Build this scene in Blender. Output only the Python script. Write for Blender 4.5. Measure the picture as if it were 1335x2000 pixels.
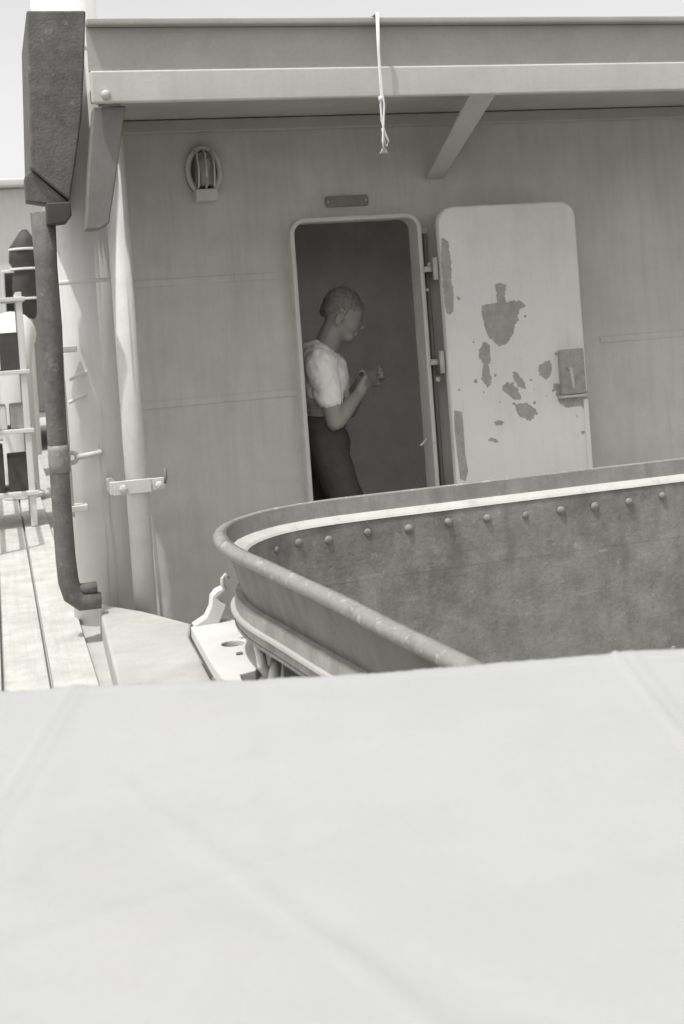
import bpy, bmesh, math, random
from mathutils import Vector, Matrix
random.seed(7)
for o in list(bpy.data.objects): bpy.data.objects.remove(o)
SC = bpy.context.scene
COL = SC.collection

# ------------------------------------------------------------------ camera
F_PX = 2400.0                       # focal length in pixels of the 1335 x 2000 photograph
CX, CY = 667.5, 603.0               # optical axis (the print is an off-centre crop)
ROLL = math.atan(.072); YAW = math.radians(16)
FWD = Vector((math.sin(YAW), math.cos(YAW), 0)); RGT = Vector((math.cos(YAW), -math.sin(YAW), 0)); UP = Vector((0, 0, 1))
CAM = Vector((-5.5*FWD.x, -5.5*FWD.y, 1.55))
cd = bpy.data.cameras.new('camera'); cam = bpy.data.objects.new('camera', cd); COL.objects.link(cam)
cd.sensor_fit = 'VERTICAL'; cd.sensor_height = 36.0; cd.sensor_width = 24.0
cd.lens = 36.0*F_PX/2000.0
cd.shift_y = -(1000.0-CY)/2000.0
cd.clip_start = .02; cd.clip_end = 9000
ri = RGT*math.cos(ROLL) - UP*math.sin(ROLL); ui = RGT*math.sin(ROLL) + UP*math.cos(ROLL)
M4 = Matrix((ri, ui, -FWD)).transposed().to_4x4(); M4.translation = CAM
cam.matrix_world = M4
cd.dof.use_dof = True; cd.dof.focus_distance = 4.0; cd.dof.aperture_fstop = 6.3
SC.camera = cam

# ------------------------------------------------------------------ daylight
SUN = Vector((-.28, -.19, .94)).normalized()      # towards the sun
w = bpy.data.worlds.new('World'); SC.world = w; w.use_nodes = True
nt = w.node_tree; bg = nt.nodes['Background']
sky = nt.nodes.new('ShaderNodeTexSky'); sky.sky_type = 'NISHITA'; sky.sun_disc = False
sky.sun_elevation = math.asin(SUN.z); sky.sun_rotation = math.atan2(SUN.x, SUN.y)
sky.air_density = 1.4; sky.dust_density = 3.0
bw = nt.nodes.new('ShaderNodeRGBToBW')             # black-and-white photograph
nt.links.new(sky.outputs[0], bw.inputs[0]); nt.links.new(bw.outputs[0], bg.inputs[0])
bg.inputs[1].default_value = .15
sl = bpy.data.lights.new('sun', 'SUN'); sl.energy = 2.0; sl.angle = math.radians(.8); sl.color = (1, .99, .97)
so = bpy.data.objects.new('sun', sl); COL.objects.link(so)
so.rotation_euler = (-SUN).to_track_quat('-Z', 'Y').to_euler(); so.location = (-6, -4, 12)
vs = SC.view_settings; vs.view_transform = 'Standard'; vs.look = 'None'; vs.gamma = 1.0; vs.use_curve_mapping = False
vs.exposure = .70

# ------------------------------------------------------------------ pixel -> place
def ray(x, y):
    dx, dy = x-CX, y-CY
    a = dx*math.cos(ROLL)-dy*math.sin(ROLL); b = dx*math.sin(ROLL)+dy*math.cos(ROLL)
    return FWD + RGT*(a/F_PX) - UP*(b/F_PX)
def py(x, y, Y): r = ray(x, y); return CAM + r*((Y-CAM.y)/r.y)
def pz(x, y, Z): r = ray(x, y); return CAM + r*((Z-CAM.z)/r.z)

# ------------------------------------------------------------------ materials
def grey(v): k = .45 if v > .55 else 1.0; return (v, v*(1-.018*k), v*(1-.085*k), 1)
MATS = {}
def paint(name, v, rough=.6, var=.12, scale=6, streak=0.0, bump=.15, bscale=60, spec=.35, chips=0.0, chipv=.1, stains=(), buckle=0):
    m = bpy.data.materials.new(name); m.use_nodes = True; n = m.node_tree.nodes; L = m.node_tree.links
    b = n['Principled BSDF']; b.inputs['Roughness'].default_value = rough; b.inputs['Specular IOR Level'].default_value = spec
    tc = n.new('ShaderNodeTexCoord')
    no = n.new('ShaderNodeTexNoise'); no.inputs['Scale'].default_value = scale; no.inputs['Detail'].default_value = 8; no.inputs['Roughness'].default_value = .65
    L.new(tc.outputs['Object'], no.inputs['Vector'])
    fn = n.new('ShaderNodeTexNoise'); fn.inputs['Scale'].default_value = 170; fn.inputs['Detail'].default_value = 3; L.new(tc.outputs['Object'], fn.inputs['Vector'])
    mf = n.new('ShaderNodeMix'); mf.inputs[0].default_value = .30; L.new(no.outputs['Fac'], mf.inputs[2]); L.new(fn.outputs['Fac'], mf.inputs[3])
    rp = n.new('ShaderNodeValToRGB'); e = rp.color_ramp.elements
    e[0].position = .32; e[1].position = .68; e[0].color = grey(max(.01, v*(1-var))); e[1].color = grey(min(.92, v*(1+var)))
    L.new(mf.outputs[0], rp.inputs['Fac']); col = rp.outputs['Color']
    def mixin(fac, c2, col, blend='MIX'):
        mx = n.new('ShaderNodeMix'); mx.data_type = 'RGBA'; mx.blend_type = blend
        L.new(fac, mx.inputs[0]); L.new(col, mx.inputs[6]); mx.inputs[7].default_value = c2; return mx.outputs[2]
    if streak:
        mp = n.new('ShaderNodeMapping'); mp.inputs['Scale'].default_value = (26, 26, 1.6); L.new(tc.outputs['Object'], mp.inputs[0])
        s = n.new('ShaderNodeTexNoise'); s.inputs['Scale'].default_value = 1; s.inputs['Detail'].default_value = 5; L.new(mp.outputs[0], s.inputs['Vector'])
        r2 = n.new('ShaderNodeMapRange'); r2.inputs[1].default_value = .45; r2.inputs[2].default_value = .75; r2.inputs[4].default_value = streak; L.new(s.outputs['Fac'], r2.inputs[0])
        col = mixin(r2.outputs[0], grey(v*.35), col)
    if chips:
        s = n.new('ShaderNodeTexNoise'); s.inputs['Scale'].default_value = 14; s.inputs['Detail'].default_value = 6; L.new(tc.outputs['Object'], s.inputs['Vector'])
        r2 = n.new('ShaderNodeMapRange'); r2.inputs[1].default_value = .68-chips*.1; r2.inputs[2].default_value = .70-chips*.1; L.new(s.outputs['Fac'], r2.inputs[0])
        col = mixin(r2.outputs[0], grey(chipv), col)
    def stain(mscale, nscale, lo, hi, amt, c2, col):
        mp = n.new('ShaderNodeMapping'); mp.inputs['Scale'].default_value = mscale; L.new(tc.outputs['Object'], mp.inputs[0])
        s = n.new('ShaderNodeTexNoise'); s.inputs['Scale'].default_value = nscale; s.inputs['Detail'].default_value = 7; s.inputs['Roughness'].default_value = .7; L.new(mp.outputs[0], s.inputs['Vector'])
        r2 = n.new('ShaderNodeMapRange'); r2.inputs[1].default_value = lo; r2.inputs[2].default_value = hi; r2.inputs[4].default_value = amt; L.new(s.outputs['Fac'], r2.inputs[0])
        return mixin(r2.outputs[0], c2, col)
    for st in stains: col = stain(*st, col)
    L.new(col, b.inputs['Base Color'])
    f = n.new('ShaderNodeTexNoise'); f.inputs['Scale'].default_value = bscale; f.inputs['Detail'].default_value = 4; L.new(tc.outputs['Object'], f.inputs['Vector'])
    bp = n.new('ShaderNodeBump'); bp.inputs['Strength'].default_value = bump; bp.inputs['Distance'].default_value = .004
    L.new(f.outputs['Fac'], bp.inputs['Height']); L.new(bp.outputs[0], b.inputs['Normal'])
    if buckle:
        f2 = n.new('ShaderNodeTexNoise'); f2.inputs['Scale'].default_value = 2.6; f2.inputs['Detail'].default_value = 2; L.new(tc.outputs['Object'], f2.inputs['Vector'])
        b2 = n.new('ShaderNodeBump'); b2.inputs['Strength'].default_value = 1; b2.inputs['Distance'].default_value = buckle
        L.new(f2.outputs['Fac'], b2.inputs['Height']); L.new(b2.outputs[0], bp.inputs['Normal'])
    MATS[name] = m; return m
M_WALL = paint('grey_bulkhead_paint', .56, .62, .12, 3, .12, .3, 45, stains=(((1, 1, .55), 1.7, .46, .72, .35, grey(.30)), ((30, 30, .9), 1, .60, .74, .30, grey(.26)), ((1, 1, 1), 22, .66, .72, .35, grey(.28))), buckle=.05)
M_IN = paint('cabin_paint', .82, .7, .2, 4)
M_WEB = paint('beam_web_shade_paint', .36, .6, .12, 5)  # darker than the beam band: shade below the lip put into the colour
M_BEAM = paint('beam_paint', .50, .55, .10, 4, .08, .2)  # paler than the web: sun on the lower band put into the colour
M_CEIL = paint('deckhead_paint', .40, .6, .12, 4)
M_DOOR = paint('pale_door_paint', .80, .55, .07, 3, .06, .2, 40, stains=(((1, 1, .5), 3.0, .50, .75, .35, grey(.52)), ((26, 26, 1.1), 1, .62, .76, .35, grey(.45)), ((1, 1, 1), 40, .67, .72, .5, grey(.4))), buckle=.02)
M_CHIP = paint('bare_primer', .40, .75, .22, 26, .15, .5)
M_FRAME = paint('frame_paint', .58, .5, .1, 8)
M_PLATE = paint('dark_name_plate', .22, .5, .2, 30)
M_COLUMN = paint('column_paint', .66, .5, .06, 5, .12, .15, 50, stains=(((24, 24, .8), 1, .60, .68, .55, grey(.30)), ((1, 1, .4), 9, .60, .72, .4, grey(.42))))
M_PIPE = paint('pipe_paint', .62, .5, .1, 9, .1)
M_BRKT = paint('bracket_paint', .17, .6, .15, 12)  # dark tone: shade on the bracket plate's front put into the paint
M_DARK = paint('dark_tarred_paint', .13, .7, .35, 14, 0, .5, 90, stains=(((1, 1, 1), 24, .60, .66, .5, grey(.28)), ((1, 1, .4), 8, .5, .7, .5, grey(.07))))
M_TUB = paint('weathered_tub_paint', .23, .65, .30, 11, .22, .5, 70, stains=(((1, 1, .8), 3.2, .52, .66, .55, grey(.10)), ((1, 1, .30), 13, .55, .72, .5, grey(.12)), ((3, 3, 60), 1, .62, .70, .35, grey(.42)), ((1, 1, 1), 34, .62, .68, .4, grey(.45))), buckle=.02)
M_TUBOUT = paint('shaded_plating_paint', .19, .6, .22, 9, .35, .35)  # dark band: shade under the rim painted into the plating
M_STRAKE = paint('pale_strake_paint', .30, .6, .25, 12, .35, .35)  # paler than the plating above: sun on the strake put into the colour
M_RIM = paint('rim_paint', .24, .5, .2, 16, 0, .4, stains=(((1, 1, 1), 16, .55, .61, .75, grey(.16)), ((1, 1, 1), 6, .48, .65, .5, grey(.22)), ((1, 1, 1), 34, .58, .63, .7, grey(.42))))
M_LEDGE = paint('ledge_paint', .44, .5, .12, 10, stains=(((1, 1, 1), 18, .55, .68, .5, grey(.26)),))
M_PALE = paint('pale_deck_paint', .40, .7, .16, 5, 0, .35, 60, stains=(((1, 1, 1), 7, .52, .68, .4, grey(.30)), ((1, 1, 1), 26, .60, .68, .4, grey(.24))))
M_DECK = paint('grey_deck_paint', .42, .75, .2, 4, 0, .4)
M_PLANK = paint('bleached_teak', .44, .75, .22, 9, 0, .4, 80, stains=(((40, 1.2, 40), 1, .5, .7, .4, grey(.24)), ((1, 1, 1), 3, .55, .7, .4, grey(.26))))
M_HINGE = paint('white_steel', .55, .5, .08, 12, 0, .2)
M_SKIN = paint('skin', .33, .5, .08, 12, 0, .1)
M_SHIRT = paint('white_cotton', .88, .9, .05, 20, 0, .3, 200, .1)
M_VEST = paint('grey_knit', .34, .9, .15, 30, 0, .4, 200, .1)
M_TROU = paint('dark_serge', .085, .9, .2, 14, 0, .3, 200, .1)
M_HAIR = paint('fair_hair', .21, .6, .3, 60, 0, .8, 120)
M_SHOE = paint('shoe_leather', .04, .4, .2, 20)
M_ROPE = paint('white_cord', .72, .9, .1, 90, 0, .5, 300)
M_CANVAS = paint('white_canvas', .37, .95, .05, 2.5, 0, .45, 520, .1, stains=(((1, 1, 1), 5, .60, .74, .22, grey(.36)), ((1, 1, 1), 38, .68, .73, .3, (.40, .34, .24, 1)), ((1, 1, 1), 3, .64, .74, .18, (.42, .37, .28, 1))))
for e in [q for nd in M_CANVAS.node_tree.nodes if nd.type == 'VALTORGB' for q in nd.color_ramp.elements]:      # bleached neutral white
    e.color = (e.color[0], e.color[0], e.color[0]*.995, 1)
M_LOCK = paint('locker_wood', .30, .7, .2, 8)
M_WHITE = paint('white_superstructure', .60, .55, .06, 3, .1)
M_BLACKISH = paint('dark_gear', .06, .7, .3, 10)
g = bpy.data.materials.new('lamp_glass'); g.use_nodes = True; gb = g.node_tree.nodes['Principled BSDF']
gb.inputs['Base Color'].default_value = grey(.7); gb.inputs['Roughness'].default_value = .12; gb.inputs['Transmission Weight'].default_value = .75; gb.inputs['IOR'].default_value = 1.3
M_GLASS = g
g = bpy.data.materials.new('window_glass'); g.use_nodes = True; gb = g.node_tree.nodes['Principled BSDF']
gb.inputs['Base Color'].default_value = grey(.03); gb.inputs['Roughness'].default_value = .08
M_PANE = g
s = bpy.data.materials.new('sea_water'); s.use_nodes = True; n = s.node_tree.nodes; L = s.node_tree.links
sb = n['Principled BSDF']; sb.inputs['Base Color'].default_value = grey(.10); sb.inputs['Roughness'].default_value = .18
nn = n.new('ShaderNodeTexNoise'); nn.inputs['Scale'].default_value = .35; nn.inputs['Detail'].default_value = 6
tc = n.new('ShaderNodeTexCoord'); L.new(tc.outputs['Object'], nn.inputs['Vector'])
bp = n.new('ShaderNodeBump'); bp.inputs['Strength'].default_value = .6; bp.inputs['Distance'].default_value = .5
L.new(nn.outputs['Fac'], bp.inputs['Height']); L.new(bp.outputs[0], sb.inputs['Normal'])
M_SEA = s

# ------------------------------------------------------------------ object helpers
def tag(o, label, cat, group=None):
    o['label'] = label; o['category'] = cat
    if group: o['group'] = group
    return o
def thing(name, label, cat, loc=(0, 0, 0), group=None):
    o = bpy.data.objects.new(name, None); COL.objects.link(o); o.location = loc; o.empty_display_size = .1
    return tag(o, label, cat, group)
def wpos(o):
    p = Vector((0, 0, 0))
    while o: p = p + o.location; o = o.parent
    return p
def obj(name, me, mat, parent=None, smooth=False, bevel=0, origin=None):
    """me: mesh in world coordinates; stored relative to its parent"""
    o = bpy.data.objects.new(name, me); COL.objects.link(o)
    if not me.materials: me.materials.append(mat)
    if parent is not None:
        o.parent = parent
        me.transform(Matrix.Translation(-wpos(parent)))
    if smooth:
        for p in me.polygons: p.use_smooth = True
    if bevel:
        b = o.modifiers.new('bevel', 'BEVEL'); b.width = bevel; b.segments = 2; b.limit_method = 'ANGLE'; b.angle_limit = math.radians(40)
        for p in me.polygons: p.use_smooth = True
        wn = o.modifiers.new('normals', 'WEIGHTED_NORMAL')
    return o
def mesh(verts, faces, name='m'):
    me = bpy.data.meshes.new(name); me.from_pydata([tuple(v) for v in verts], [], faces); me.validate()
    b = bmesh.new(); b.from_mesh(me); bmesh.ops.recalc_face_normals(b, faces=b.faces); b.to_mesh(me); b.free(); return me
def join(*ms):
    b = bmesh.new()
    for m in ms: b.from_mesh(m)
    me = bpy.data.meshes.new('m'); b.to_mesh(me); b.free(); return me
def box(x0, x1, y0, y1, z0, z1):
    v = [(x, y, z) for x in (x0, x1) for y in (y0, y1) for z in (z0, z1)]
    return mesh(v, [(0, 1, 3, 2), (4, 6, 7, 5), (0, 4, 5, 1), (2, 3, 7, 6), (0, 2, 6, 4), (1, 5, 7, 3)])
def prism(pts, vec):
    vec = Vector(vec); n = len(pts); v = [Vector(p) for p in pts] + [Vector(p)+vec for p in pts]
    f = [tuple(range(n)), tuple(range(2*n-1, n-1, -1))] + [(i, (i+1) % n, (i+1) % n+n, i+n) for i in range(n)]
    return mesh(v, f)
def prism_y(px, Y, th): return prism([py(x, y, Y) for x, y in px], (0, th, 0))
def prism_z(px, Z, th): return prism([pz(x, y, Z) for x, y in px], (0, 0, th))
def tube(path, r, n=14, caps=True):
    P = [Vector(p) for p in path]; v = []; f = []
    R = r if isinstance(r, (list, tuple)) else [r]*len(P)
    prev = None
    for i, p in enumerate(P):
        t = (P[min(i+1, len(P)-1)]-P[max(i-1, 0)]).normalized()
        if prev is None:
            a = Vector((0, 0, 1)) if abs(t.z) < .9 else Vector((0, 1, 0)); u = t.cross(a).normalized()
        else: u = (prev - t*prev.dot(t)).normalized()
        prev = u; w_ = t.cross(u)
        for k in range(n):
            an = 2*math.pi*k/n; v.append(p + (u*math.cos(an)+w_*math.sin(an))*R[i])
    for i in range(len(P)-1):
        for k in range(n): f.append((i*n+k, i*n+(k+1) % n, (i+1)*n+(k+1) % n, (i+1)*n+k))
    if caps: f.append(tuple(range(n))); f.append(tuple(range((len(P)-1)*n, len(P)*n)))
    return mesh(v, f)
def lathe(prof, c, axis='z', n=24):
    """prof: (radius, height) list around an axis through c"""
    v = []; f = []; c = Vector(c)
    for r, h in prof:
        for k in range(n):
            a = 2*math.pi*k/n; q = (r*math.cos(a), r*math.sin(a), h)
            if axis == '-y': q = (q[0], -q[2], q[1])
            if axis == 'x': q = (q[2], q[0], q[1])
            v.append(c+Vector(q))
    for i in range(len(prof)-1):
        for k in range(n): f.append((i*n+k, i*n+(k+1) % n, (i+1)*n+(k+1) % n, (i+1)*n+k))
    f.append(tuple(range(n))); f.append(tuple(range((len(prof)-1)*n, len(prof)*n)))
    return mesh(v, f)
def plate_hole(outer, holes, vec):
    """flat plate with holes, extruded by vec"""
    b = bmesh.new(); es = []
    for loop in [outer]+holes:
        vs_ = [b.verts.new(p) for p in loop]
        es += [b.edges.new((vs_[i], vs_[(i+1) % len(vs_)])) for i in range(len(vs_))]
    bmesh.ops.triangle_fill(b, use_beauty=True, use_dissolve=False, edges=es)
    r = bmesh.ops.extrude_face_region(b, geom=list(b.faces))
    bmesh.ops.translate(b, vec=Vector(vec), verts=[x for x in r['geom'] if isinstance(x, bmesh.types.BMVert)])
    bmesh.ops.recalc_face_normals(b, faces=b.faces)
    me = bpy.data.meshes.new('m'); b.to_mesh(me); b.free(); return me
def rrect(x0, x1, z0, z1, r, y, n=6):
    p = []
    for cx, cz, a0 in ((x1-r, z1-r, 0), (x0+r, z1-r, 90), (x0+r, z0+r, 180), (x1-r, z0+r, 270)):
        for k in range(n+1):
            a = math.radians(a0+90*k/n); p.append(Vector((cx+r*math.cos(a), y, cz+r*math.sin(a))))
    return p
def loft(path, prof, closed_prof=True):
    """path: list of (point xy, outward normal xy); prof: list of (offset, z)"""
    v = []; f = []; m = len(prof)
    for p, nrm in path:
        for o_, z in prof: v.append((p[0]+nrm[0]*o_, p[1]+nrm[1]*o_, z))
    for i in range(len(path)-1):
        for k in range(m if closed_prof else m-1):
            k2 = (k+1) % m; f.append((i*m+k, i*m+k2, (i+1)*m+k2, (i+1)*m+k))
    f.append(tuple(range(m))); f.append(tuple(range((len(path)-1)*m, len(path)*m)))
    return mesh(v, f)
def struct(name, me, mat, **k):
    o = obj(name, me, mat, **k); o['kind'] = 'structure'; return o

# ================================================================== THE SETTING
struct('sea', mesh([(-4000, -4000, -3.6), (4000, -4000, -3.6), (4000, 4000, -3.6), (-4000, 4000, -3.6)], [(0, 1, 2, 3)]), M_SEA)
struct('deck', box(-2.9, 4.2, -7.2, 18, -.25, 0), M_DECK)
# raised side deck of bleached planks left of the steel platform
sd = struct('side_deck', box(-2.6, -1.17, -5.2, 17, .002, .40), M_PALE)
pl = None
for i in range(9):
    x1 = -1.262-.148*i
    me = box(x1-.138, x1, -5.18, 16.9, .402, .425+random.uniform(-.002, .002))
    obj('plank', me, M_PLANK, sd, bevel=.004)
# raised steel platform the column stands on
pf = [pz(x, y, .5) for x, y in [(192, 1178), (283, 1193), (375, 1217), (371, 1243), (428, 1345)]]
pf = pf+[Vector((-.99, -3.2, .5)), Vector((-1.28, -3.2, .5)), Vector((-1.2305, -1.72, .5))]
struct('platform', prism(pf, (0, 0, -.498)), M_PALE, bevel=.012)

# ================================================================== DECKHOUSE
WX0, WX1, WZ = -1.08, 3.2, 2.41
house = thing('deckhouse', 'grey steel deckhouse with open doorway and overhanging deckhead', 'deckhouse', (.08, 0, 0))
DX0, DX1, DZ0, DZ1 = -.212, .362, .22, 1.943
obj('wall', plate_hole([Vector((WX0, 0, 0)), Vector((WX1, 0, 0)), Vector((WX1, 0, WZ)), Vector((WX0, 0, WZ))],
    [rrect(DX0, DX1, DZ0, DZ1, .055, 0)], (0, .01, 0)), M_WALL, house)
obj('side_wall', box(WX0, WX0+.01, .0105, 4.0, 0, WZ), M_WALL, house)
obj('side_wall', box(WX1-.01, WX1, .0105, 4.0, 0, WZ), M_WALL, house)
obj('back_wall', box(WX0, WX1, 4.0, 4.01, 0, WZ), M_WALL, house)
# cabin lobby behind the door
obj('cabin_lining', join(box(-.62, -.60, .012, 1.0, .002, 2.3), box(1.5, 1.52, .012, 1.0, .002, 2.3), box(-.60, 1.5, .98, 1.0, .002, 2.3), box(-.62, 1.52, .012, 1.0, 2.302, 2.32)), M_IN, house)
obj('floor_covering', box(-.598, 1.498, .012, .978, .002, .02), M_IN, house)
# lap strips of the wall plating
for (xa, ya, xb, yb) in ((250, 550, 560, 531), (285, 786, 588, 770), (1170, 658, 1335, 648)):
    a = py(xa, ya, 0); z = a.z; b = py(xb, yb, 0)
    x1 = b.x if xb < 1300 else WX1-.02
    obj('plate_lap', box(a.x-(.14 if xa < 300 else .0), x1, -.004, -.0005, z-.03, z), M_WALL, house, bevel=.002)
# deckhead and its beam
BY = -.925
obj('deckhead', box(WX0-.0, WX1, BY+.03, 0.0, WZ+.002, WZ+.05), M_CEIL, house)
obj('roof', box(WX0, WX1, .002, 4.01, WZ+.002, WZ+.05), M_CEIL, house)
obj('ceiling_angle', box(WX0+.02, WX1-.02, -.05, -.002, WZ-.055, WZ-.001), M_CEIL, house, bevel=.006)
BX0 = -1.118
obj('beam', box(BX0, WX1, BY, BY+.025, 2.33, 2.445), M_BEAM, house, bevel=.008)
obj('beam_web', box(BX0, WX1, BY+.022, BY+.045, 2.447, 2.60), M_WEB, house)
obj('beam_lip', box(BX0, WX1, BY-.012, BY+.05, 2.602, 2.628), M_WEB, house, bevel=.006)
obj('bolt', lathe([(.016, 0), (.016, .008), (.011, .014), (.004, .016)], py(207, 185, BY), '-y', 12), M_BEAM, house, True)
# knee brace from the beam down to the wall
a = py(960, 194, BY+.03); b = py(846, 345, -.002); a.z = 2.40
d = (b-a).normalized(); nrm = d.cross(Vector((1, 0, 0))).normalized()
hw = Vector((.058, 0, 0))
obj('knee_brace', prism([a-hw, a+hw, b+hw*.7, b-hw*.7], nrm*.012), M_BEAM, house, bevel=.003)
# name plate over the door
c = py(676, 393, 0)
npl = obj('name_plate', prism(rrect(c.x-.098, c.x+.098, c.z-.024, c.z+.024, .012, -.012), (0, .0115, 0)), M_PLATE, house, bevel=.002)
for sx in (-1, 1):
    obj('screw', lathe([(.005, 0), (.005, .002), (.003, .003)], (c.x+sx*.086, -.0125, c.z), '-y', 8), M_FRAME, npl)
# door coaming
fr = obj('door_frame', plate_hole(rrect(DX0-.016, DX1+.016, DZ0-.016, DZ1+.016, .071, -.065), [rrect(DX0+.004, DX1-.004, DZ0+.004, DZ1-.004, .051, -.065)], (0, .125, 0)), M_FRAME, house, bevel=.004)
obj('frame_flange', box(DX1+.018, DX1+.062, -.022, -.0005, DZ0+.05, DZ1-.05), M_WALL, fr, bevel=.004)
obj('gasket_bar', tube([(DX1+.04, -.034, DZ0+.06), (DX1+.04, -.034, DZ1-.08)], .011, 8), M_BRKT, fr, True)
for z in (1.72, 1.2):
    obj('dog', lathe([(.009, 0), (.009, .02), (.013, .022), (.013, .032), (.005, .036)], (DX1+.05, -.022, z), '-y', 10), M_FRAME, fr, True)
h = py(828, 862, -.02); obj('dog_lever', tube([h+Vector((.012, 0, .012)), h, h+Vector((-.025, -.012, -.016))], .005, 8), M_FRAME, fr, True)
# the opened door leaf, folded back against the wall
LY = -.14; LX0, LX1, LZ0, LZ1 = .432, 1.108, .26, 1.973
door = obj('door', prism(rrect(LX0, LX1, LZ0, LZ1, .075, LY), (0, .05, 0)), M_DOOR, house, bevel=.012)
door['label'] = 'pale steel door leaf with flaked paint, folded back against the wall'
for z in (1.70, 1.28, .62):
    obj('hinge', join(tube([(LX0-.018, LY+.03, z-.05), (LX0-.018, LY+.03, z+.05)], .012, 10), box(LX0-.016, LX0+.02, LY+.0502, LY+.058, z-.04, z+.04), box(LX0-.06, LX0-.016, LY+.052, LY+.138, z-.012, z+.012)), M_WALL, door, True)
def blob(cx, cy, rx, ry, ang, seed, n=26, rough=.18):
    r_ = random.Random(seed); out = []; ph = [r_.uniform(0, 6.28) for _ in range(4)]
    for k in range(n):
        t = 2*math.pi*k/n; q = 1+rough*(.5*math.sin(2*t+ph[0])+.4*math.sin(3*t+ph[1])+.4*math.sin(5*t+ph[2])+.3*math.sin(9*t+ph[3]))
        x, y = rx*q*math.cos(t), ry*q*math.sin(t); ca, sa = math.cos(ang), math.sin(ang)
        out.append((cx+x*ca-y*sa, cy+x*sa+y*ca))
    return out
crop = lambda pts: [(820+x/2.967, 360+y/2.967) for x, y in pts]
patches = [
 crop([(430, 585), (455, 571), (498, 583), (488, 640), (492, 682), (540, 673), (590, 680), (611, 705), (575, 725), (565, 760), (572, 790), (545, 812), (540, 860), (515, 900), (495, 925), (455, 938), (425, 910), (395, 885), (372, 830), (360, 770), (352, 705), (400, 690), (445, 687), (442, 640)]),
 blob(946, 690, 11, 23, .05, 1), blob(949, 733, 9, 22, -.05, 2),
 blob(1012, 744, 18, 8, .95, 3), blob(998, 764, 20, 12, .75, 4), blob(1026, 803, 23, 14, .6, 5),
 blob(1064, 722, 14, 16, .3, 6), blob(962, 860, 9, 4, .2, 8), blob(974, 826, 10, 5, .1, 12),
 crop([(770, 1155), (800, 1150), (830, 1190), (900, 1200), (960, 1190), (975, 1260), (955, 1308), (925, 1280), (880, 1292), (840, 1292), (805, 1262), (785, 1220)]),
 crop([(125, 310), (160, 330), (180, 480), (178, 560), (190, 620), (190, 740), (175, 757), (150, 745), (135, 640), (118, 420)]),
 crop([(195, 1310), (240, 1318), (250, 1420), (258, 1560), (275, 1660), (262, 1720), (230, 1710), (212, 1560), (198, 1420)]),
]
def ragged(pts, seed):
    r_ = random.Random(seed); out = []
    for i in range(len(pts)):
        a, b = Vector(pts[i]), Vector(pts[(i+1) % len(pts)]); k = max(1, int((b-a).length/2.6)); nn_ = Vector((-(b-a).y, (b-a).x)).normalized()
        for j in range(k):
            q_ = a.lerp(b, j/k)+nn_*r_.gauss(0, .75); out.append((q_.x, q_.y))
    return out
for _ in range(34):
    bx_, by_ = random.choice([(948, 712), (1010, 760), (1030, 805), (1075, 740), (980, 620), (870, 560), (900, 850), (1110, 800)])
    rr_ = random.uniform(1.2, 3.6); patches.append(blob(bx_+random.gauss(0, 24), by_+random.gauss(0, 30), rr_, rr_*random.uniform(.6, 1.6), random.uniform(0, 3), random.random(), 9, .3))
for pi_, pts in enumerate(patches):
    if len(pts) > 9: pts = ragged(pts, pi_)
    obj('paint_patch', prism_y(pts, LY-.0008-.00002*pi_, .0006+.00002*pi_), M_CHIP, door)
lk = [py(x, y, LY-.03) for x, y in ((1092, 684), (1142, 678), (1147, 766), (1097, 772))]
lx0, lx1, lz0, lz1 = lk[0].x, lk[1].x-.012, lk[3].z, lk[0].z
lb = obj('lock_case', box(lx0, lx1, LY-.035, LY-.0015, lz0, lz1), M_CHIP, door, bevel=.005)
obj('door_handle', tube([(lx0+.03, LY-.036, lz0+.12), (lx0+.03, LY-.07, lz0+.12), (lx0+.035, LY-.075, lz0+.03)], .008, 8), M_FRAME, door, True)
obj('lock_ledge', box(lx0-.012, lx1, LY-.04, LY-.0015, lz0-.014, lz0-.0015), M_FRAME, door, bevel=.003)
obj('edge_strip', box(LX1-.03, LX1-.006, LY-.006, LY-.0005, LZ0+.1, lz0-.03), M_DOOR, door, bevel=.002)

# ================================================================== LAMP ON THE WALL
c = py(396, 335, 0)
lamp = thing('bulkhead_lamp', 'oval caged bulkhead lamp on the shaded wall beside the doorway', 'lamp', (c.x, 0, c.z-.12))
def oval(rx, rz, y, n=28): return [(c.x+rx*math.cos(2*math.pi*k/n), y, c.z+rz*math.sin(2*math.pi*k/n)) for k in range(n+1)]
obj('back_plate', prism([Vector(p) for p in oval(.078, .112, -.018)[:-1]], (0, .0175, 0)), M_BRKT, lamp, bevel=.004)
obj('guard_ring', tube(oval(.068, .098, -.032), .0125, 10, False), M_FRAME, lamp, True)
gl = [(.001, .085), (.02, .082), (.036, .066), (.043, .03), (.045, 0), (.045, -.03), (.043, -.06)]
obj('glass', lathe([(r, h) for r, h in gl], (c.x, -.055, c.z-.01), 'z', 20), M_GLASS, lamp, True)
obj('bulb', lathe([(.001, .055), (.016, .05), (.02, .03), (.014, 0), (.012, -.05)], (c.x, -.055, c.z-.01), 'z', 14), M_HINGE, lamp, True)
for dx in (-.034, 0, .034):
    obj('guard_bar', tube([(c.x+dx*1.1, -.03, c.z+.09), (c.x+dx, -.085, c.z+.07), (c.x+dx, -.108, c.z), (c.x+dx, -.085, c.z-.07), (c.x+dx*1.1, -.03, c.z-.09)], .004, 8), M_FRAME, lamp, True)
obj('junction_box', box(c.x-.048, c.x+.048, -.075, -.001, c.z-.132, c.z-.082), M_FRAME, lamp, bevel=.006)

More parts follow.
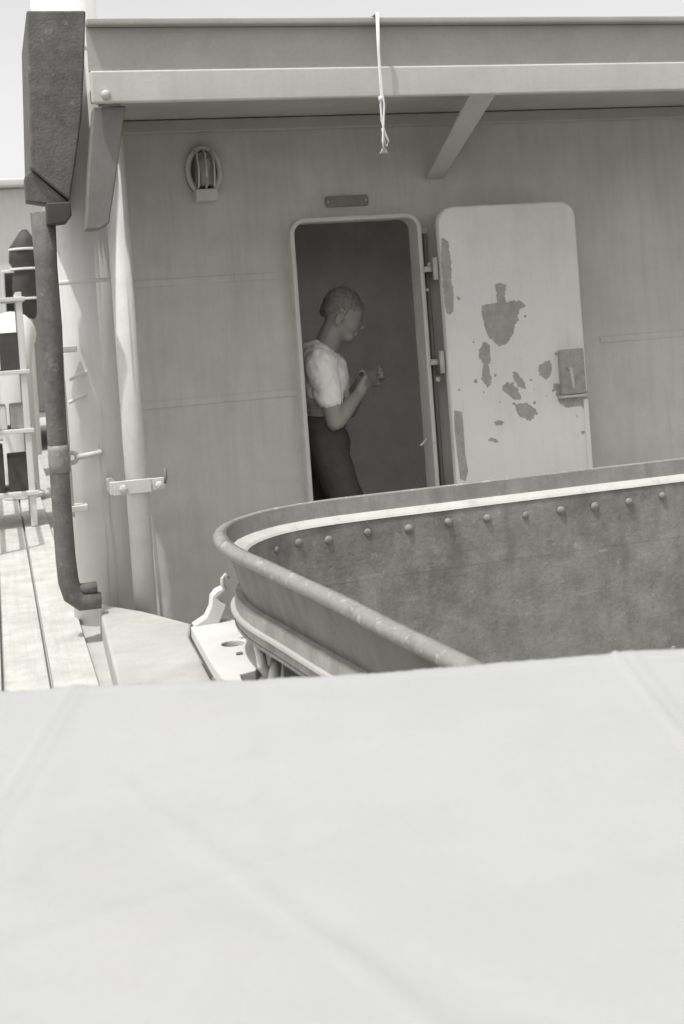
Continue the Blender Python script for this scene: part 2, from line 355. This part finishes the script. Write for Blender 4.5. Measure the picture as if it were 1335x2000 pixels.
# ================================================================== CORD
cord = thing('hanging_cord', 'frayed white cord dangling from the overhead beam', 'cord', py(738, 100, BY-.04))
def cpath(px, dy=0.0): return [py(x, y, BY-.045+dy) for x, y in px]
top = py(734, 86, BY-.02); top.z = 2.632
obj('strand', tube([top+Vector((0, .03, .002)), top+Vector((0, -.025, .002))]+cpath([(737, 100), (739, 130), (741, 160), (743, 185), (742, 205), (744, 235), (751, 262), (757, 275), (753, 288), (748, 272), (746, 250)]), .0042, 8), M_ROPE, cord, True)
obj('strand', tube([top+Vector((.008, .03, .002)), top+Vector((.006, -.028, .002))]+cpath([(739, 100), (741, 130), (744, 160), (746, 185), (749, 205), (748, 232), (747, 255), (746, 275), (748, 291)], -.004), .0040, 8), M_ROPE, cord, True)
obj('knot', lathe([(.002, .012), (.008, .008), (.0095, 0), (.008, -.008), (.002, -.012)], cpath([(742, 193)])[0], 'z', 10), M_ROPE, cord, True)
for k in range(5):
    q = cpath([(748+k*1.5-3, 289)])[0]
    obj('frayed_end', tube([q, q+Vector((.002*(k-2), 0, -.012)), q+Vector((.005*(k-2), .002, -.02))], .0012, 5), M_ROPE, cord)

# ================================================================== COLUMN, PIPES, BRACKETS
c0 = py(207, 1160, -.35); cxy = (c0.x, c0.y)
colm = thing('steel_column', 'thick sunlit white steel column carrying the end of the beam', 'column', (c0.x, c0.y, 0))
obj('shaft', lathe([(.126, .004), (.126, 2.9)], (cxy[0], cxy[1], 0), 'z', 40), M_COLUMN, colm, True)
obj('base_flange', lathe([(.15, .001), (.15, .015), (.128, .03)], (cxy[0], cxy[1], 0), 'z', 40), M_COLUMN, colm)
for z in (1.72, 2.62): obj('weld_band', lathe([(.1265, z), (.1285, z+.004), (.1285, z+.012), (.1265, z+.016)], (cxy[0], cxy[1], 0), 'z', 40), M_COLUMN, colm, True)
# eye bolt clipped to the front of the column
fy = cxy[1]-.17
e0, e1 = py(141, 894, fy), py(196, 885, fy)
n_ = 16; eb = obj('eye_bolt', tube([e0+Vector((.022, 0, 0)), e1, e1+Vector((.004, .06, 0))], .012, 10), M_HINGE, colm, True)
obj('ring', tube([e0+Vector((.019*math.cos(6.2832*k/n_), 0, .019*math.sin(6.2832*k/n_))) for k in range(n_+1)], .009, 8, False), M_HINGE, eb, True)
for (x, y) in ((152, 735), (150, 780)):
    q = py(x, y, fy+.03); obj('cleat', tube([q+Vector((-.03, 0, -.01)), q+Vector((.03, .01, .012)), q+Vector((.05, .06, .02))], .007, 8), M_COLUMN, colm, True)
# thin handrail rod up the column
rod = thing('thin_rod', 'thin white rod running up between the dark pipe and the column', 'rod', py(142, 1010, fy-.02))
a, b = py(142, 1010, fy-.02), py(130, 672, fy-.02); b.x = a.x; 
obj('shaft', tube([a, b], .010, 10), M_PIPE, rod, True)
for z in (a.z+.03, b.z-.02): obj('clip', box(a.x-.02, a.x+.06, a.y-.016, a.y+.06, z-.012, z+.012), M_HINGE, rod, bevel=.003)
# the slimmer pipe and its clamp
q0 = py(285, 1185, -.60)
pipe = thing('vertical_pipe', 'slim pale vertical pipe clamped to the white column', 'pipe', (q0.x, q0.y, 0))
obj('shaft', lathe([(.042, .004), (.042, 2.40)], (q0.x, q0.y, 0), 'z', 28), M_PIPE, pipe, True)
obj('foot_flange', lathe([(.06, .001), (.06, .012), (.043, .016)], (q0.x, q0.y, 0), 'z', 28), M_PIPE, pipe)
k0 = py(222, 953, q0.y-.05); k1 = py(322, 946, q0.y-.05); zc = (k0.z+k1.z)/2
cl = obj('clamp', join(box(k0.x, k1.x-.05, q0.y-.058, q0.y-.044, zc-.026, zc+.026), box(k1.x-.06, k1.x, q0.y-.052, q0.y-.040, zc-.022, zc+.024)), M_HINGE, pipe, bevel=.003)
for x in (k0.x+.035, k1.x-.022):
    obj('bolt', lathe([(.0155, 0), (.0155, .010), (.012, .014), (.003, .016)], (x, q0.y-.0585, zc-.002), '-y', 6), M_HINGE, cl)
obj('clamp_strap', box(k0.x-.012, k0.x+.012, q0.y-.043, q0.y+.12, zc-.024, zc+.024), M_HINGE, pipe, bevel=.003)
obj('clamp_hook', tube([(k1.x, q0.y-.046, zc), (k1.x+.006, q0.y-.046, zc+.02), (k1.x+.006, q0.y-.046, zc+.055)], .007, 8), M_BRKT, pipe, True)
# thin lead beside the pipe
cbl = tag(obj('thin_lead', tube([(q0.x+.085, q0.y+.15, .003), (q0.x+.075, q0.y+.15, .5), (q0.x+.062, q0.y+.14, .80)], .006, 8), M_PIPE, None, True), 'thin pale lead behind the foot of the slim pipe', 'lead')
# grey bracket plate under the beam end
bkt = thing('bracket_plate', 'tapering grey bracket plate hung under the beam end before the column', 'bracket', py(190, 450, -.86))
obj('plate', prism_y([(183, 208), (246, 206), (231, 320), (214, 436), (196, 447), (168, 449), (174, 330)], -.88, .10), M_BRKT, bkt, bevel=.006)
# dark overhead block and gusset
ov = thing('overhead_bracket', 'dark overhead steel bracket with slanting gusset left of the column', 'bracket', py(100, 390, -.75))
obj('block', prism_y([(52, 20), (168, 20), (165, 130), (160, 230), (148, 320), (137, 392), (98, 360), (60, 328)], -.72, .70), M_DARK, ov, bevel=.008)  # carried back to the wall; the added depth blocks sun from it
obj('gusset', prism_y([(62, 332), (98, 364), (138, 398), (118, 402), (52, 392), (48, 345)], -.70, .12), M_DARK, ov, bevel=.004)
obj('lug', prism_y([(90, 396), (138, 394), (141, 420), (130, 436), (92, 440)], -.76, .07), M_BLACKISH, ov, bevel=.006)
# dark pipe with hooked foot
d0 = pz(136, 1165, .5)
dk = thing('dark_pipe', 'dark tarred vertical pipe with hooked foot beside the white column', 'pipe', (d0.x, d0.y, .5))
Yd = -.70
pts = [py(x, y, Yd) for x, y in [(88, 415), (94, 520), (101, 640), (108, 760), (115, 880), (122, 1000), (129, 1090), (134, 1135), (143, 1162), (160, 1175), (198, 1172)]]
x_ref = pts[5].x
for i in range(7): pts[i].x = x_ref + (pts[i].x-x_ref)*.5
obj('shaft', tube(pts, [.045, .040, .043, .037, .036, .035, .036, .037, .037, .034, .030], 18), M_DARK, dk, True)
obj('prong', tube([py(x, y, Yd) for x, y in [(140, 1152), (165, 1150), (190, 1146)]], .021, 10), M_DARK, dk, True)
q = py(118, 905, Yd-.046); obj('wrapping', lathe([(.0375, -.05), (.039, -.02), (.039, .03), (.0372, .05)], (pts[4].x+.001, pts[4].y, pts[4].z-.03), 'z', 18), M_RIM, dk, True)

# ================================================================== RIVETED TUB
tub = thing('riveted_tub', 'weathered grey riveted steel tub with rounded rim in front of the doorway', 'tub', (.7, -2.7, 0))
RY, AX = -1.555, -.975
plan = [(2.3, RY)]
for x in (1.8, 1.2, .6, .1, -.3, -.50): plan.append((x, RY))
cc = (-.530, -1.985)               # rounded corner
for k in range(1, 12):
    a = math.radians(90+90*k/12); plan.append((cc[0]+.43*math.cos(a), cc[1]+.43*math.sin(a)))
arm = [(-.952, -2.10), (-.912, -2.40), (-.858, -2.80), (-.818, -3.15), (-.786, -3.42), (-.762, -3.62)]
plan += arm
for k in range(1, 7):
    a = math.radians(180+90*k/7); plan.append((-.55+.21*math.cos(a), -3.68+.21*math.sin(a)))
plan += [(-.5, -3.89), (.2, -3.89), (1.2, -3.89), (2.3, -3.89)]
# smooth resample
def resample(P, step):
    P = [Vector(p) for p in P]; out = [P[0]]; 
    for i in range(len(P)-1):
        L_ = (P[i+1]-P[i]).length; k = max(1, int(L_/step))
        for j in range(1, k+1): out.append(P[i].lerp(P[i+1], j/k))
    return out
R_ = resample(plan, .06)
for _ in range(6): R_ = [R_[0]]+[(R_[i-1]+R_[i]*2+R_[i+1])/4 for i in range(1, len(R_)-1)]+[R_[-1]]
path = []
for i, p in enumerate(R_):
    t = (R_[min(i+1, len(R_)-1)]-R_[max(i-1, 0)]).normalized()
    path.append(((p.x, p.y), (t.y, -t.x)))
path = [((p[0]+.0016*math.sin(i*.41)+.0012*math.sin(i*.93+1), p[1]+.0018*math.sin(i*.37+2)+.001*math.sin(i*1.07)), n) for i, (p, n) in enumerate(path)]
nrm0 = path[3][1]; s_ = 1 if nrm0[1] > 0 else -1
path = [(p, (n[0]*s_, n[1]*s_)) for p, n in path]
obj('outer_plating', loft(path, [(-.047, .715), (-.045, .79), (0, .953), (-.010, .954), (-.055, .79), (-.057, .715)]), M_TUBOUT, tub, True).data.polygons.foreach_set('use_smooth', [False]*((len(path)-1)*6+2))
obj('strake', loft(path, [(-.046, .716), (-.044, .789), (-.026, .789), (-.024, .787), (-.020, .716)]), M_STRAKE, tub)
obj('ridge', loft(path, [(-.022, .746), (-.022, .752), (-.010, .752), (-.009, .745), (-.022, .742)]), M_PALE, tub)
cr = [(-.008, .955), (.004, .958), (.015, .956), (.023, .950), (.026, .942), (.024, .932), (.017, .925), (.002, .922), (-.002, .935)]
obj('rim', loft(path, cr), M_RIM, tub, True)
obj('ledge', loft(path, [(-.020, .907), (-.034, .908), (-.060, .896), (-.066, .889), (-.030, .889)]), M_LEDGE, tub)
obj('inner_plating', loft(path, [(-.0585, .887), (-.063, .887), (-.065, .706), (-.0585, .706)]), M_TUB, tub)
path2 = [((p[0]-n[0]*.15*max(0, (-n[0]-.55)/.45), p[1]), n) for p, n in path]
obj('lower_plating', loft(path2, [(-.050, .7065), (-.0647, .7065), (-.0655, .02), (-.050, .02)]), M_TUB, tub)
fl_v, fl_f = [], []
for p, n in path:
    k_ = .058+.15*max(0, (-n[0]-.55)/.45)
    for o_, z in ((.018, .7145), (.018, .706), (k_, .706), (k_, .7145)): fl_v.append((p[0]-n[0]*o_, p[1]-n[1]*o_, z))
for i in range(len(path)-1):
    for k in range(4): fl_f.append((i*4+k, i*4+(k+1) % 4, i*4+4+(k+1) % 4, i*4+4+k))
obj('bottom_flange', mesh(fl_v, fl_f), M_TUBOUT, tub)
obj('tub_floor', prism([Vector((p[0]-n[0]*.07, p[1]-n[1]*.07, .022)) for p, n in path2], (0, 0, .02)), M_DECK, tub)
obj('end_wall', box(2.302, 2.32, -3.89, RY, .02, .94), M_TUB, tub)
rv = lathe([(.0155, 0), (.0150, .004), (.0115, .009), (.0060, .012), (.001, .013)], (0, 0, 0), '-y', 12)
for p in rv.polygons: p.use_smooth = True
rv.materials.append(M_TUB)
def rivet(p, n, z):
    o = bpy.data.objects.new('rivet', rv); COL.objects.link(o); o.parent = tub
    o.location = Vector((p[0]-n[0]*.0633, p[1]-n[1]*.0633, z)) - tub.location
    sc_ = random.uniform(.70, .95); o.scale = (sc_, sc_*random.uniform(.6, 1.05), sc_*random.uniform(.92, 1.08))
    o.rotation_euler = (0, random.uniform(0, 6.28), math.atan2(n[1], n[0])-math.pi/2)
acc = .03; last = None
for i, (p, n) in enumerate(path):
    if last is not None:
        acc += (Vector(p)-Vector(last)).length
    last = p
    if n[1] < .12 or p[0] > 1.75: continue
    if acc >= .098:
        acc = 0; rivet(p, n, .846+random.uniform(-.005, .005)); rivet(p, n, .335+random.uniform(-.002, .002))

# bracket with bolt hole at the foot of the tub's corner
hb = thing('hinge_plate', 'white steel hinge plate with bolt hole against the tub corner', 'hinge plate', pz(440, 1260, .60))
hz = .62
outer = [pz(x, y, hz) for x, y in [(373, 1224), (408, 1212), (444, 1203), (484, 1222), (512, 1256), (516, 1288), (500, 1308), (470, 1316), (480, 1350), (452, 1350), (410, 1290)]]
hc = pz(456, 1256, hz); hole = [hc+Vector((.034*math.cos(6.2832*k/18), .034*math.sin(6.2832*k/18), 0)) for k in range(18)]
obj('plate', plate_hole(outer, [hole], (0, 0, -.035)), M_HINGE, hb, bevel=.004)
obj('bolt', lathe([(.015, .585), (.015, .607), (.009, .612)], (hc.x+.004, hc.y, 0), 'z', 6), M_BRKT, hb)
obj('pin_block', lathe([(.033, .50), (.033, .584)], (hc.x, hc.y, 0), 'z', 18), M_DARK, hb)
s1 = pz(462, 1277, hz+.004); s2 = pz(474, 1275, hz+.004)
obj('slot_bar', tube([s1, s2], .004, 6), M_BRKT, hb)
obj('strap', prism_y([(378, 1224), (404, 1206), (413, 1186), (415, 1166), (424, 1155), (440, 1147), (443, 1152), (425, 1168), (432, 1176), (443, 1182), (440, 1192), (433, 1208), (428, 1222)], pz(420, 1215, hz).y-.02, .05), M_HINGE, hb, bevel=.004)
obj('loop', tube([py(x, y, -1.80) for x, y in [(441, 1152), (435, 1142), (435, 1130), (440, 1122), (446, 1130)]], .006, 8), M_HINGE, hb, True)
t0 = pz(500, 1262, hz)
obj('hook', tube([pz(505, 1262, .64), pz(510, 1280, .66), pz(513, 1302, .64), pz(521, 1312, .62), pz(528, 1325, .60)], .014, 10), M_HINGE, hb, True)
obj('hook', tube([pz(540, 1290, .62), pz(538, 1310, .63), pz(533, 1345, .60)], .016, 10), M_HINGE, hb, True)
obj('support_leg', box(hc.x-.05, hc.x+.05, hc.y-.12, hc.y+.12, .002, .50), M_HINGE, hb, bevel=.004)

# ================================================================== ADDED CANVAS-COVERED LOCKER FILLING THE BLANK FOREGROUND
def cw(l, d, z): p = CAM+FWD*d+RGT*l; return Vector((p.x, p.y, z))
CZ, CD0, CD1, CL = 1.105, .42, 1.50, .95
lock = tag(obj('locker', prism([cw(-CL+.04, CD0+.05, .002), cw(CL-.04, CD0+.05, .002), cw(CL-.04, CD1-.05, .002), cw(-CL+.04, CD1-.05, .002)], (0, 0, CZ-.012)), M_LOCK, None, bevel=.01),
    'added chest-high wooden locker under the added white canvas sheet', 'locker')
nx, ny = 420, 200; V = []; Fc = []
r_ = random.Random(3); fray = [r_.uniform(-1, 1) for _ in range(nx+1)]
def crease(l, d, l0, d0, an, w_, h_):
    t_ = (l-l0)*math.cos(an)+(d-d0)*math.sin(an); u_ = -(l-l0)*math.sin(an)+(d-d0)*math.cos(an)
    return h_*math.exp(-(t_/w_)**2)*math.exp(-(u_/.35)**2)
CR = [(r_.uniform(-.5, .5), r_.uniform(.6, 1.45), r_.uniform(0, 3.14), r_.uniform(.008, .03), r_.uniform(-.0025, .0035)) for _ in range(26)]
def wr(l, d):
    z = .0040*math.sin(3.1*l+1.7*d+.5)*math.sin(4.3*d+.8)+.0022*math.sin(9*l-5*d)+.0014*math.sin(15*d+6*l+1)
    for c_ in CR: z += crease(l, d, *c_)
    for sx in (-.36, .30): z += .0022*math.exp(-((l-sx)/.004)**2)+.0012*(1 if sx < l < sx+.022 else 0)      # sewn seams
    return z
for j in range(ny+1):
    for i in range(nx+1):
        s, t = i/nx*2-1, j/ny
        l = s*(CL+.14); d = CD0-.14+(CD1-CD0+.14)*t
        if j == ny: d += .0025*fray[i]+.002*math.sin(i*.37)
        z = CZ+wr(l, d)+.002+(.0012 if CD1-.028 < d < CD1-.006 else 0)
        ex = max(0, abs(l)-CL)                     # hangs down over the sides and the near edge
        if ex > 0: z -= ex*2.2; l = math.copysign(CL+ex*.25, l)
        en = max(0, CD0-d)
        if en > 0: z -= en*2.2; d = CD0-en*.25
        V.append(cw(l, d, z))
for j in range(ny):
    for i in range(nx): a = j*(nx+1)+i; Fc.append((a, a+1, a+nx+2, a+nx+1))
cv = tag(obj('added_canvas_sheet', mesh(V, Fc), M_CANVAS, None, True), 'plain white canvas sheet added to fill the blank foreground before the riveted tub', 'canvas')
sm = cv.modifiers.new('thick', 'SOLIDIFY'); sm.thickness = .003; sm.offset = -1

# ================================================================== THE PERSON IN THE DOORWAY
YM = .27
def mp(x, y, dy=0.0): return py(x, y, YM+dy)
def capsule(p0, r0, p1, r1, sq=(1, 1, 1), n=14, rings=5):
    p0, p1 = Vector(p0), Vector(p1); ax = (p1-p0); L_ = max(ax.length, 1e-5); q = ax.to_track_quat('Z', 'Y') if ax.length > 1e-5 else Matrix.Identity(3).to_quaternion()
    v = []; f = []; rows = []
    for k in range(rings+1): a = -math.pi/2+math.pi/2*k/rings; rows.append((r0*math.cos(a)+1e-4, r0*math.sin(a)))
    for k in range(rings+1): a = math.pi/2*k/rings; rows.append((r1*math.cos(a)+1e-4, L_+r1*math.sin(a)))
    for r, h in rows:
        for i in range(n):
            a = 2*math.pi*i/n; v.append(p0+q@Vector((r*math.cos(a), r*math.sin(a), h)))
    for j in range(len(rows)-1):
        for i in range(n): f.append((j*n+i, j*n+(i+1) % n, (j+1)*n+(i+1) % n, (j+1)*n+i))
    f.append(tuple(range(n))); f.append(tuple(range((len(rows)-1)*n, len(rows)*n)))
    return mesh(v, f)
def ellip(c, rad, rot=(0, 0, 0), n=22, m=14):
    from mathutils import Euler
    E_ = Euler(rot).to_matrix(); v = []; f = []
    for j in range(m+1):
        a = -math.pi/2+math.pi*j/m
        for i in range(n):
            b_ = 2*math.pi*i/n
            q = Vector((rad[0]*math.cos(a)*math.cos(b_), rad[1]*math.cos(a)*math.sin(b_), rad[2]*math.sin(a)))
            v.append(Vector(c)+E_@q)
    for j in range(m):
        for i in range(n): f.append((j*n+i, j*n+(i+1) % n, (j+1)*n+(i+1) % n, (j+1)*n+i))
    return mesh(v, f)
def fuse(name, parts, mat, parent, voxel, smooth=4, disp=None):
    me = join(*parts); b = bmesh.new(); b.from_mesh(me); bmesh.ops.remove_doubles(b, verts=b.verts, dist=2e-4); b.to_mesh(me); b.free()
    tmp = bpy.data.objects.new('tmp', me); COL.objects.link(tmp)
    r = tmp.modifiers.new('r', 'REMESH'); r.mode = 'VOXEL'; r.voxel_size = voxel
    if smooth: s2_ = tmp.modifiers.new('s', 'SMOOTH'); s2_.factor = .5; s2_.iterations = smooth
    if disp:
        tx = bpy.data.textures.new(name, 'CLOUDS'); tx.noise_scale = disp[0]
        dm = tmp.modifiers.new('d', 'DISPLACE'); dm.texture = tx; dm.strength = disp[1]; dm.mid_level = .5
    dg = bpy.context.evaluated_depsgraph_get(); out = bpy.data.meshes.new_from_object(tmp.evaluated_get(dg))
    bpy.data.objects.remove(tmp); out.materials.clear()
    return obj(name, out, mat, parent, True)
hip = mp(634, 862); 
person = thing('person', 'person in white short-sleeved shirt and dark trousers looking down at hands in doorway', 'person', (hip.x, YM, .02))
HC = mp(670, 607); S = 1/417.0
hx = lambda x, y, dy=0.0: mp(x, y, dy)
sh_n, el_n, wr_n = mp(626, 712, -.15), mp(655, 822, -.17), mp(699, 770, -.10)
sh_f, el_f, wr_f = mp(640, 706, .19), mp(680, 800, .22), mp(706, 740, .09)
tilt = math.radians(40)
body = [
 ellip(HC, (.098, .074, .088), (0, tilt, 0)),                                   # cranium
 ellip(hx(679, 629), (.062, .060, .070), (0, tilt, 0)),                         # face
 capsule(hx(662, 642), .042, hx(676, 655), .034), capsule(hx(680, 657, -.012), .025, hx(680, 657, .012), .025), ellip(hx(684, 665), (.014, .018, .012)),   # jaw, chin
 capsule(hx(703, 624), .008, hx(707, 640), .011), ellip(hx(703, 642), (.011, .015, .008)),   # nose
 capsule(hx(704, 614, -.030), .010, hx(704, 614, .030), .010),                    # brow
 ellip(hx(688, 639, -.036), (.022, .016, .018)), ellip(hx(688, 639, .036), (.022, .016, .018)),   # cheeks
 capsule(hx(696, 651, -.016), .007, hx(696, 651, .016), .007), capsule(hx(692, 656, -.014), .007, hx(692, 656, .014), .007),   # lips
 ellip(hx(662, 624, -.072), (.019, .009, .030), (0, .5, .15)), ellip(hx(662, 624, .072), (.019, .009, .030), (0, .5, -.15)),   # ears
 capsule(hx(652, 640), .054, hx(632, 694), .062),                                 # neck
 capsule(hx(628, 715), .09, hx(632, 800), .10),                                   # trunk under the clothes
 capsule(hx(632, 712, -.09), .06, hx(634, 708, .12), .06),
 capsule(hx(634, 830), .10, hx(636, 862), .10),
 capsule(sh_n, .052, el_n, .042), capsule(el_n, .043, el_n.lerp(wr_n, .35), .041), capsule(el_n.lerp(wr_n, .35), .041, wr_n, .026),
 capsule(sh_f, .052, el_f, .042), capsule(el_f, .043, el_f.lerp(wr_f, .35), .041), capsule(el_f.lerp(wr_f, .35), .041, wr_f, .026),
]
for sd_, dy in ((-1, -.09), (1, .09)):
    ox = .075 if dy < 0 else -.03
    kn = Vector((hip.x+.03+ox, YM+dy*1.05, .50)); an = Vector((hip.x+ox*.6, YM+dy*1.05, .10))
    body += [capsule(hx(636, 862, dy), .085, kn, .055), capsule(kn, .055, an, .036), capsule(an+Vector((-.03, 0, -.045)), .03, an+Vector((.13, 0, -.05)), .028)]
def hand(wr_, d, palm_n, flip):
    """wr_: wrist, d: direction of the hand, palm_n: palm normal"""
    d = d.normalized(); pn = palm_n.normalized(); sde = d.cross(pn).normalized()*flip
    out = [capsule(wr_, .026, wr_+d*.03, .028)]
    for k, (ln, r) in enumerate(((.070, .0085), (.078, .0090), (.073, .0088), (.058, .0078))):
        o_ = sde*(.028-.0187*k); b0 = wr_+d*.085+o_
        out.append(capsule(wr_+d*.02+o_*.7, .015, b0, .0115))
        m1 = b0+(d*.6+pn*.8).normalized()*ln*.5; m2 = m1+(-d*.15+pn*.95).normalized()*ln*.34; m3 = m2+(pn*.5-d*.8).normalized()*ln*.26
        out += [capsule(b0, r, m1, r*.95), capsule(m1, r*.95, m2, r*.9), capsule(m2, r*.9, m3, r*.8)]
    t0_ = wr_+d*.03+sde*.022; t1 = t0_+(d*.6+sde*.7+pn*.4).normalized()*.04; t2 = t1+(d*.8+sde*.1+pn*.5).normalized()*.034
    out += [capsule(t0_, .014, t1, .0115), capsule(t1, .0115, t2, .0095)]
    return out
body += hand(wr_n, Vector((.62, .25, .66)), Vector((-.30, .80, .45)), -1)
body += hand(wr_f, Vector((.80, -.45, .12)), Vector((-.25, -.75, .35)), 1)
fuse('body', body, M_SKIN, person, .0055, 3)
# short hair over the top and back of the head
fd = Vector((math.cos(tilt), 0, -math.sin(tilt))); ud = Vector((math.sin(tilt), 0, math.cos(tilt)))
hair = [ellip(HC-fd*.016+ud*.014, (.094, .078, .090), (0, tilt, 0)), ellip(HC+fd*.040+ud*.046, (.040, .054, .034), (0, tilt, 0)),
        ellip(HC-fd*.062-ud*.028, (.036, .060, .050), (0, tilt, 0))]
for sy in (-1, 1): hair.append(ellip(hx(672, 612, sy*.064), (.014, .010, .024), (0, tilt, 0)))
fuse('hair', hair, M_HAIR, person, .005, 1, (.008, .016))
for sy in (-1, 1):
    e_ = hx(700, 626, sy*.028); obj('eye', ellip(e_, (.009, .013, .006)), M_HAIR, person, True)  # dark ellipsoids for the eyes, socket shade put into their colour
shirt = [
 capsule(hx(622, 702, -.10), .075, hx(626, 700, .13), .075), capsule(hx(624, 735, -.075), .092, hx(628, 735, .09), .092),
 capsule(hx(630, 760, -.06), .100, hx(634, 760, .08), .100), ellip(hx(640, 730), (.085, .17, .11)),
 capsule(hx(612, 690, -.02), .06, hx(614, 690, .06), .06),
 capsule(hx(660, 752, .02), .045, hx(668, 772, .05), .04),
 capsule(sh_n, .076, sh_n.lerp(el_n, .56), .064), capsule(sh_f, .074, sh_f.lerp(el_f, .5), .062),
]
fuse('shirt', shirt, M_SHIRT, person, .007, 5, (.045, .022))
vest = []
for k in range(6): vest.append(ellip(hx(622+k*.8, 774+k*8), (.108, .154, .0115)))
vest.append(capsule(hx(623, 772, -.05), .093, hx(626, 772, .05), .093)); vest.append(ellip(hx(624, 796), (.098, .142, .07)))
fuse('knitted_vest', vest, M_VEST, person, .006, 2)
tr = [capsule(hx(630, 832, -.05), .105, hx(632, 832, .05), .105), capsule(hx(634, 866, -.06), .115, hx(636, 866, .06), .115)]
for dy in (-.09, .09):
    ox = .075 if dy < 0 else -.03
    kn = Vector((hip.x+.03+ox, YM+dy*1.05, .50)); an = Vector((hip.x+ox*.6, YM+dy*1.05, .12))
    tr += [capsule(hx(634 if dy < 0 else 628, 868, dy), .096, kn, .074), capsule(kn, .074, an, .070)]
fuse('trousers', tr, M_TROU, person, .009, 4, (.07, .014))
for dy in (-.09, .09):
    an = Vector((hip.x+(.045 if dy < 0 else -.018), YM+dy*1.05, .06))
    fuse('shoe', [capsule(an+Vector((-.035, 0, 0)), .040, an+Vector((.13, 0, -.004)), .036), capsule(an, .042, an+Vector((0, 0, .05)), .042)], M_SHOE, person, .006, 2)
person.location.z += 0.0

# ================================================================== BACKGROUND ALONG THE SHIP'S SIDE
def railing(y0, y1, x, n, label):
    r = thing('railing', label, 'railing', (x, (y0+y1)/2, .43))
    for k in range(n):
        y = y0+(y1-y0)*k/(n-1); obj('stanchion', tube([(x, y, .427), (x, y, 1.40)], .018, 8), M_WHITE, r, True)
    for z in (.74, 1.06, 1.40): obj('rail', tube([(x, y0, z), (x, y1, z)], .014, 8), M_WHITE, r, True)
railing(1.2, 9.0, -1.62, 7, 'white tubular railing along the outer edge of the planked side deck')
vn = thing('cowl_ventilator', 'pale cowl ventilator turned away, standing on the planked side deck', 'ventilator', (-1.37, 3.4, .43))
vp = [(-1.37, 3.4, .43), (-1.37, 3.4, 1.0), (-1.37, 3.4, 1.30), (-1.37, 3.47, 1.45), (-1.37, 3.60, 1.52), (-1.37, 3.72, 1.53)]
obj('trunk', tube(vp, [.11, .11, .115, .13, .15, .17], 20, False), M_WHITE, vn, True)
obj('mouth', lathe([(.16, 0), (.10, -.02), (.01, -.03)], (-1.37, 3.69, 1.53), '-y', 20), M_BLACKISH, vn)
obj('foot_ring', lathe([(.14, .428), (.14, .45), (.112, .47)], (-1.37, 3.4, 0), 'z', 20), M_WHITE, vn)
af = thing('after_house', 'distant white superstructure with dark windows at the far end of the side deck', 'superstructure', (-1.2, 12.5, 0))
obj('wall', box(-2.4, .9, 11.0, 14.5, .43, 3.4), M_WHITE, af, bevel=.03)
obj('roof', box(-2.55, 1.05, 10.8, 14.7, 3.402, 3.5), M_WHITE, af, bevel=.02)
for k in range(3):
    wn = obj('window', box(-1.95+k*.62, -1.55+k*.62, 10.96, 10.998, 1.75, 2.35), M_FRAME, af, bevel=.02)
    obj('pane', box(-1.91+k*.62, -1.59+k*.62, 10.94, 10.958, 1.79, 2.31), M_PANE, wn)
dr = obj('door', box(-1.30, -.70, 10.95, 10.998, .50, 2.2), M_BRKT, af, bevel=.02)
rf = thing('tarpaulin_bundle', 'dark rolled tarpaulin bundle lashed upright beside the far rail', 'tarpaulin', (-1.36, 6.2, .43))
b0_ = py(60, 600, 6.2); b1_ = py(55, 470, 6.2)
zz = [b0_.z-.1+(b1_.z-b0_.z+.2)*k/9 for k in range(10)]
obj('roll', tube([(b0_.x-.02+.02*math.sin(k*1.7), 6.2, z) for k, z in enumerate(zz)], [.05, .10, .125, .11, .13, .115, .13, .12, .09, .03], 12), M_BLACKISH, rf, True)
obj('post', tube([(b0_.x-.02, 6.22, .427), (b0_.x-.02, 6.22, zz[-1])], .03, 10), M_WHITE, rf, True)
for k in (2, 5, 7): obj('lashing', tube([(b0_.x-.02+.13*math.cos(6.2832*i/12), 6.2+.13*math.sin(6.2832*i/12), zz[k]) for i in range(13)], .012, 6, False), M_ROPE, rf, True)
rk = thing('stowage_rack', 'pale open stowage rack crowded with gear on the planked side deck', 'rack', (-1.5, 2.2, .43))
for x in (-1.74, -1.345): 
    for y in (2.05, 2.42): obj('upright', box(x-.018, x+.018, y-.018, y+.018, .427, 1.78), M_WHITE, rk, bevel=.003)
for z in (.62, .98, 1.32, 1.74): obj('shelf', box(-1.775, -1.31, 2.02, 2.45, z-.012, z+.012), M_WHITE, rk, bevel=.003)
rg = random.Random(11)
for z, n_ in ((.632, 3), (.992, 4), (1.332, 3)):
    for k in range(n_):
        wd = .40/n_; x = -1.745+wd*k; hh = rg.uniform(.12, .27); dk_ = rg.random()
        nm, mt, lb_ = ('gear_box', M_WHITE, 'pale') if dk_ < .4 else (('gear_box', M_BLACKISH, 'dark') if dk_ < .75 else ('gear_box', M_STRAKE, 'grey'))
        tag(obj(nm, box(x+.008, x+wd-.012, 2.06, 2.40, z+.001, z+hh), mt, None, bevel=.008),
            ('tall ' if hh > .2 else 'low ')+lb_+' box on the '+{.632: 'lowest', .992: 'middle', 1.332: 'upper'}[z]+' shelf of the stowage rack', 'box', 'gear boxes in the stowage rack')
dl_ = thing('deck_locker', 'pale ribbed deck locker below the distant superstructure', 'locker', (-1.5, 8.4, .43))
obj('chest', box(-1.9, -1.15, 8.1, 8.7, .427, .98), M_WHITE, dl_, bevel=.02)
obj('lid', box(-1.93, -1.12, 8.07, 8.73, .982, 1.04), M_WHITE, dl_, bevel=.015)
for k in range(4): obj('rib', box(-1.84+k*.2, -1.79+k*.2, 8.07, 8.098, .44, .96), M_PIPE, dl_)
